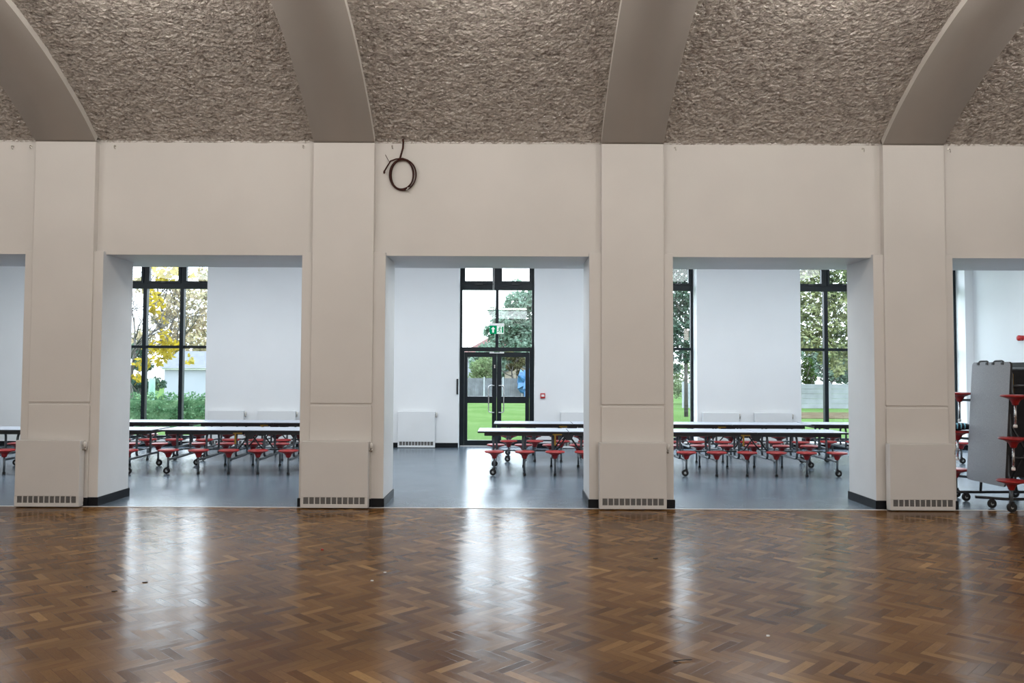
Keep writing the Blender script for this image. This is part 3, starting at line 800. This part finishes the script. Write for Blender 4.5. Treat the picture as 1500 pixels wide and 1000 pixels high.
# added glow globe pendants under the vault, unseen above the picture, added to light ceiling and wall
def globe(x, label):
    t = thing('added_globe', label, 'light', (x, 6.7, 5.17), group='added globe lamps under the vault')
    c = MB(); blob_prof = [(.001, -.17)] + [(.17 * math.sin(a), -.17 * math.cos(a)) for a in [PI * k / 14 for k in range(1, 13)]]
    c.lathe(blob_prof, (0, 0, 0), 'z', 24); c.build('globe', M['globe'], t)
    c = MB(); c.lathe([(.06, .155), (.055, .20), (.012, .22)], (0, 0, 0), 'z', 16); c.tube([(0, 0, .21), (0, 0, .47)], .008, 8); c.build('stem', M['steel'], t)
for x, lab in ((-7.25, 'far left'), (-3.82, 'left'), (-.31, 'middle'), (3.22, 'right'), (6.7, 'far right')):
    globe(x, 'added unseen globe lamp under the vault of the %s bay' % lab)

# bits of litter on the parquet
def debris(name, label, cat, x, y, mat, kind):
    d = MB()
    if kind == 'twig': d.tube([(-.055, -.012, .004), (-.02, -.004, .005), (.02, .004, .006), (.055, .010, .005)], .0035, 6, r1=.002)
    elif kind == 'leaf': d.prism([(-.02, 0), (-.012, .012), (.0, .007), (.012, .014), (.024, .002), (.010, -.009), (-.008, -.011)], .0005, .004)
    else: d.prism([(-.011, -.006), (.002, -.011), (.013, -.002), (.006, .010), (-.008, .009)], .0005, .007)
    o = d.build(name, mat); o.location = (x, y, .001); tag(o, label, cat); return o
debris('twig', 'thin brown twig on the parquet, lower right of centre', 'twig', .986, 4.569, M['bark'], 'twig')
debris('paper_scrap', 'white scrap on the parquet, right of the brown twig', 'scrap', 1.615, 4.996, M['white_plastic'], 'scrap')
debris('paper_scrap', 'tiny white scrap on the parquet below the second radiator cover, nearer one', 'scrap', -1.095, 6.257, M['white_plastic'], 'scrap')
debris('paper_scrap', 'tiny white scrap on the parquet below the second radiator cover, farther one', 'scrap', -1.034, 6.511, M['white_plastic'], 'scrap')
debris('wood_chip', 'red chip on the parquet in front of the second column', 'scrap', -1.749, 7.34, M['red_plastic'], 'scrap')
debris('dried_leaf', 'dark dried leaf fragment on the parquet at left, nearer of two', 'leaf', -2.968, 5.939, M['bark'], 'leaf')
debris('dried_leaf', 'dark dried leaf fragment on the parquet at left, in the bright window reflection', 'leaf', -2.855, 6.189, M['bark'], 'leaf')
debris('dried_leaf', 'dark dried leaf fragment on the parquet in front of the right opening', 'leaf', 1.283, 7.049, M['bark'], 'leaf')

# ---------------------------------------------------------------- outdoors
ZGR = -.10
w = MB(); w.quad((-70, YO, ZGR), (70, YO, ZGR), (70, 120, ZGR), (-70, 120, ZGR))
struct(w.build('lawn', M['grass']), 'bright green lawn outside the windows', 'lawn')
w = MB(); w.box(10.2, 26, 30.5, 35.0, ZGR, ZGR + .03)
struct(w.build('soil_bed', M['leaf_litter']), 'strip of fallen leaves in front of the concrete fence', 'ground')

def leaves(mb, c, r, n, size, hollow=.35, droop=0.):
    c = Vector(c)
    for _ in range(n):
        while True:
            d = Vector((random.uniform(-1,1), random.uniform(-1,1), random.uniform(-1,1)))
            if hollow < d.length < 1: break
        p = c + Vector((d.x*r[0], d.y*r[1], d.z*r[2]))
        a = Vector((random.gauss(0,1), random.gauss(0,1), random.gauss(0,1))).normalized()
        b = a.orthogonal().normalized(); s_ = size * random.uniform(.55, 1.3)
        mb.quad(p - a*s_, p + b*s_*.55, p + a*s_, p - b*s_*.55)
def branches(mb, p, d, ln, r, depth):
    pts = [Vector(p)]; d = Vector(d).normalized()
    for k in range(4):
        d = (d + Vector((random.gauss(0,.14), random.gauss(0,.14), random.gauss(.03,.1)))).normalized()
        pts.append(pts[-1] + d * ln / 4)
    mb.tube(pts, r, 6, r1=r * .55)
    if depth:
        for k in (2, 3, 4):
            for _ in range(1 if k < 4 else 2):
                nd = (d + Vector((random.gauss(0,.75), random.gauss(0,.6), random.gauss(.05,.45)))).normalized()
                branches(mb, pts[k], nd, ln * .62, r * .5, depth - 1)
def tree(name, label, x, y, h, crown, mat, trunk_h, n, size, r=.14, grp='trees outside', cat='tree', depth=3, lean=(0,0,1), straight=0.):
    t = thing(name, label, cat, (x, y, ZGR), group=grp)
    b = MB()
    if straight: b.tube([(0,0,0), (0,0,straight)], r, 8, r1=r * .75)
    branches(b, (0,0,straight), lean, trunk_h, r * (.7 if straight else 1), depth); b.build('trunk', M['bark'], t)
    f = MB()
    for (cx, cy, cz, rx, ry, rz, k) in crown: leaves(f, (cx, cy, cz), (rx, ry, rz), int(n * k), size)
    f.build('foliage', mat, t); return t
def rcrown(R, H, z0, k, spread=1.):
    """several overlapping leaf clumps filling a crown of radius R and height H above z0"""
    out = []
    for _ in range(k):
        a = random.uniform(0, 2*PI); q = random.uniform(0, .75) * R * spread
        zz = z0 + random.uniform(.15, .9) * H
        s_ = random.uniform(.28, .5)
        out.append((q*math.cos(a), q*math.sin(a), zz, R*s_*1.1, R*s_*1.1, R*s_*.85, 1/k))
    return out
OUT = 'trees and shrubs outside'
def crown(x, y, size, cover, clumps):
    """leaf clumps of a crown: (sideways, height, radius) in metres, with leaf counts for a given cover"""
    return [(cx - x, random.uniform(-.4, .4) * r_, cz - ZGR, r_, r_, r_ * .92, cover * PI * r_ * r_ / (size * size * .55)) for cx, cz, r_ in clumps]
def spread(Y, pts):
    k = Y / 1150.
    return [((a - 750) * k, 1.65 + (545 - b) * k, c * k) for a, b, c in pts]
# left window: autumn tree close by, hedge, house
tree('autumn_tree', 'tree with bright yellow autumn leaves and bare dark branches outside the left window', -12.9, 27.0, 8, crown(-12.9, 27, .12, 1.0, spread(27, [(240, 400, 20), (262, 396, 14), (276, 405, 7), (228, 448, 15), (238, 468, 9), (222, 430, 9), (242, 492, 10), (232, 520, 22), (252, 512, 14), (208, 536, 12), (278, 528, 8), (206, 556, 10)])), M['yellow_leaf'], 2.6, 1, .12, .12, OUT, depth=4)
tree('autumn_tree', 'taller tree with pale thinning autumn leaves behind the yellow one', -20.3, 48.5, 10, crown(-20.3, 48.5, .14, 1.0, spread(48.5, [(255, 450, 20), (285, 440, 20), (302, 470, 22), (270, 480, 24), (296, 502, 22), (250, 508, 20), (238, 470, 16), (280, 516, 18), (225, 440, 14), (292, 405, 12), (210, 500, 18), (208, 420, 14), (262, 425, 14), (310, 430, 14)])), M['pale_leaf'], 4.6, 1, .17, .16, OUT, depth=4)
tree('garden_shrub', 'dark green shrub rising behind the clipped hedge', -14.3, 30.5, 3, rcrown(.8, 2.1, .6, 9), M['dark_leaf'], 1.1, 1800, .08, .05, OUT, 'shrub', depth=2)
hd = MB()
for k in range(9): leaves(hd, (-13.5 + k * .62, 24.0, .42), (.55, .45, .60), 900, .05, .1)
hd.box(-14, -8.1, 23.7, 24.3, ZGR, .75)
tag(hd.build('hedge', M['hedge_leaf']), 'clipped green hedge below the yellow tree outside the left window', 'hedge')
tg = MB(); tg.lathe([(.10, ZGR), (.105, .6), (.10, 1.36), (.08, 1.40)], (-11.9, 26.0, 0), 'z', 12)
tag(tg.build('marker_post', M['tree_guard']), 'pale green post standing behind the hedge', 'post')
hs = thing('house', 'low white building with grey roof behind the left hedge', 'house', (-14.6, 38.0, ZGR))
h = MB(); h.box(-2.2, 3.2, 0, 4, 0, 1.9); h.build('wall', M['render_white'], hs)
h = MB(); h.prism([(-.25, 1.88), (2.0, 2.75), (4.3, 1.88)], -2.4, 3.4, 'x'); h.build('roof', M['roof_grey'], hs)
h = MB(); h.box(-2.3, 3.3, -.08, .0, 1.80, 1.90); h.build('fascia', M['white_plastic'], hs)

# behind the double door: fence, big tree, roofs
fn = thing('garden_fence', 'grey board fence with pale posts at the end of the lawn behind the double door', 'fence', (-.6, 54.0, ZGR))
for k in range(-6, 7):
    p = MB()
    p.box(k * 1.30 - .05, k * 1.30 + .05, -.06, .06, 0, 1.42); p.build('post', M['fence_white'], fn)
    p = MB()
    for q in range(9): xx = k * 1.30 + .06 + q * .1315; p.box(xx, xx + .126, -.015, .015, .10, 1.34)
    p.box(k * 1.30 + .05, k * 1.30 + 1.25, -.03, .03, 0, .12)
    p.build('fence_panel', M['fence_concrete'], fn)
tree('birch_tree', 'large silvery green tree behind the fence, right of the door centre', 2.2, 67.0, 10, crown(2.2, 67, .19, 2.1, spread(67, [(760, 446, 22), (790, 440, 24), (742, 472, 24), (778, 482, 28), (812, 470, 28), (736, 505, 22), (765, 515, 26), (800, 520, 28), (718, 486, 10), (714, 520, 18), (740, 540, 24), (780, 550, 24), (756, 416, 9), (722, 455, 7), (700, 532, 13)])), M['silver_leaf'], 3.2, 1, .24, .15, OUT, depth=2)
tree('garden_shrub', 'light green shrub showing over the fence in the left door leaf', -2.3, 56.5, 3, rcrown(1.35, 1.9, .9, 9), M['light_shrub'], 1.2, 2400, .11, .06, OUT, 'shrub', depth=2)
tree('garden_tree', 'pale green tree behind the light shrub in the left door leaf', -1.75, 59.0, 5, rcrown(1.15, 3.2, 1.2, 10), M['silver_leaf'], 2.2, 2600, .13, .1, OUT, depth=2)
tree('garden_tree', 'brownish green tree directly behind the meeting of the door leaves', .35, 55.6, 4, rcrown(.85, 2.4, 1.3, 8), M['brown_leaf'], 1.6, 2000, .11, .08, OUT, depth=2)
hs = thing('house', 'house with red brown hipped roof beyond the fence, left above the door', 'house', (-3.9, 74.0, ZGR))
h = MB(); h.box(-1.0, 9.5, 0, 8, 0, 3.3); h.build('wall', M['render_white'], hs)
h = MB()
v = [(-1.4, -.4, 3.25), (9.9, -.4, 3.25), (9.9, 8.4, 3.25), (-1.4, 8.4, 3.25), (3.4, 4, 6.2), (5.2, 4, 6.2)]
for q in ((0,1,5,4), (1,2,5), (2,3,4,5), (3,0,4), (3,2,1,0)): h.quad(*[v[i] for i in q])
h.build('roof', M['roof_red'], hs)
hs = thing('house', 'small cream gabled building peeping over the fence in the right door leaf', 'house', (.35, 60.0, ZGR))
h = MB(); h.prism([(-.9, 0), (1.1, 0), (1.1, 1.75), (.35, 2.25), (-.9, 1.75)], 0, 3, 'y'); h.build('wall', M['cream'], hs)
h = MB(); h.prism([(-1.0, 1.76), (.35, 2.30), (1.25, 1.76), (1.25, 1.70), (.35, 2.22), (-1.0, 1.70)], -.15, 3.1, 'y'); h.build('roof', M['roof_grey'], hs)
b_ = MB(); blob(b_, (0, 0, 0), (.58, .4, .80), 8, 1.1, 8); b_.tube([(0, 0, -1.05), (0, 0, -.5)], .06, 8)
o = b_.build('blue_sheet', M['blue_sheet']); [setattr(p, 'use_smooth', False) for p in o.data.polygons]; o.location = (1.05, 53.2, .95); tag(o, 'crumpled bright blue sheet draped against the fence in the right door leaf', 'sheet')

# right windows
tree('oak_tree', 'dark green tree with a straight trunk outside the window beside the third column', 6.98, 31.5, 9, crown(6.98, 31.5, .085, 2.0, spread(31.5, [(a, b, 17) for a in (958, 982, 1006, 1030) for b in (385, 408, 431, 454, 477, 500)] + [(975, 522, 14), (1000, 520, 12), (1022, 524, 14), (990, 538, 8)])), M['dark_leaf'], 1.2, 1, .10, .085, OUT, depth=2, straight=3.4)
tree('garden_shrub', 'light green shrub behind the dark tree trunk', 9.6, 44.0, 3, rcrown(1.6, 2.0, .4, 8), M['light_shrub'], 1.0, 2200, .10, .06, OUT, 'shrub', depth=2)
tree('maple_tree', 'dense olive and yellow tree outside the window left of the fourth column', 14.6, 36.6, 9, crown(14.6, 36.6, .105, 1.5, spread(36.6, [(a, b, 18) for a in (1158, 1183, 1208, 1233, 1258) for b in (120, 150, 180, 210, 240, 270, 300, 330, 356, 380, 404, 428, 452, 476, 500)] + [(1212, 522, 14), (1236, 526, 16), (1255, 520, 14), (1226, 542, 10)])), M['olive_leaf'], 1.6, 1, .13, .06, OUT, depth=2, straight=2.6)
tree('maple_tree', 'pale green tree behind the concrete fence, filling gaps under the olive crown', 19.0, 47.0, 8, crown(19.0, 47, .13, 2.4, spread(47, [(1182, 500, 16), (1204, 515, 18), (1226, 528, 18), (1246, 540, 18), (1212, 548, 13), (1240, 510, 16), (1190, 540, 12), (1180, 512, 14), (1196, 528, 14), (1234, 552, 12), (1250, 556, 12), (1224, 545, 12), (1232, 534, 14)])), M['silver_leaf'], 1.6, 1, .13, .1, OUT, depth=2)
tree('conifer', 'dark green narrow conifer above the concrete fence', 15.75, 42.0, 3, crown(15.75, 42, .07, 2.4, spread(42, [(1183, 530, 9), (1181, 541, 11), (1184, 552, 11), (1182, 563, 11), (1183, 574, 10)])), M['conifer_leaf'], 1.6, 1, .07, .07, OUT, 'shrub', depth=1)
tree('autumn_tree', 'yellow green tree in the narrow window sliver at the right', 19.8, 35.0, 6, rcrown(1.7, 3.0, .8, 10), M['olive_leaf'], 2.0, 3000, .10, .1, OUT, depth=3)
fn = thing('concrete_fence', 'pale fence of stacked concrete slabs beyond the right window', 'fence', (14.0, 39.5, ZGR))
for k in range(-4, 6):
    p = MB(); p.box(k * 1.83 - .07 + 1.95, k * 1.83 + .07 + 1.95, -.07, .07, 0, 1.32); p.build('post', M['fence_white'], fn)
    p = MB()
    for q in range(5): p.box(k * 1.83 + 2.02, k * 1.83 + 3.71, -.03, .03, q * .245, q * .245 + .236, .008)
    p.build('slab_panel', M['fence_white'], fn)

# ---------------------------------------------------------------- light
world = bpy.data.worlds.new('overcast'); scene.world = world; world.use_nodes = True
nt = world.node_tree; g = G(nt); bgd = nt.nodes['Background']
sep = g.n('ShaderNodeSeparateXYZ'); nt.links.new(g.n('ShaderNodeTexCoord').outputs['Generated'], sep.inputs[0])
skyc = g.ramp(sep.outputs[2], [(.0, (.30, .32, .345)), (.09, (.42, .46, .50)), (.22, (.80, .90, 1.)), (1., (.66, .80, 1.))])
nt.links.new(skyc, bgd.inputs[0]); bgd.inputs[1].default_value = 9.8

def area(name, loc, rot, sx, sy, power, col, spread=None):
    l = bpy.data.lights.new(name, 'AREA'); l.shape = 'RECTANGLE'; l.size = sx; l.size_y = sy; l.energy = power; l.color = col
    if spread: l.spread = spread
    o = bpy.data.objects.new(name, l); COL.objects.link(o); o.location = loc; o.rotation_euler = rot; return o
for a, b, sill in WIN:                                   # sampling portals in the real window openings
    p = area('window portal', ((a + b) / 2, YO + .02, (sill + ZH) / 2), (-PI / 2, 0, 0), b - a, ZH - sill, 1, (1, 1, 1)); p.data.cycles.is_portal = True
for x in (-9.6, -6.2, -2.6, 1.0, 4.4, 7.8):              # unseen fill lamps added to brighten the dining room
    area('dining fill light', (x, 13.3, ZC - .03), (0, 0, 0), 1.5, 3.2, 106, (.90, .96, 1.))
for x in (-8, -3, 3, 8):                                 # hall lights high above and behind the viewpoint
    area('hall ceiling light', (x, .6, 5.35), (math.radians(18), 0, 0), 2.4, 1.2, 84, (1., .955, .90))
    area('hall rear light', (x, -4.8, 3.9), (math.radians(74), 0, 0), 2.6, 1.2, 78, (1., .955, .90))

# ---------------------------------------------------------------- camera
F = 1150; pitch = math.atan(45 / 1150); roll = .0043
cam = bpy.data.cameras.new('camera'); cam.sensor_width = 36; cam.lens = 36 * F / 1500; cam.clip_end = 400
co = bpy.data.objects.new('camera', cam); COL.objects.link(co)
fw = Vector((0, math.cos(pitch), math.sin(pitch))); up = Vector((0, -math.sin(pitch), math.cos(pitch))); rt = Vector((1, 0, 0))
r2 = (rt + up * roll).normalized(); u2 = (up - rt * roll).normalized()
mt = Matrix((( r2.x, u2.x, -fw.x, 0), (r2.y, u2.y, -fw.y, 0), (r2.z, u2.z, -fw.z, 1.65), (0, 0, 0, 1)))
co.matrix_world = mt
scene.camera = co
scene.view_settings.view_transform = 'Standard'
scene.view_settings.look = 'None'
scene.view_settings.exposure = 0.
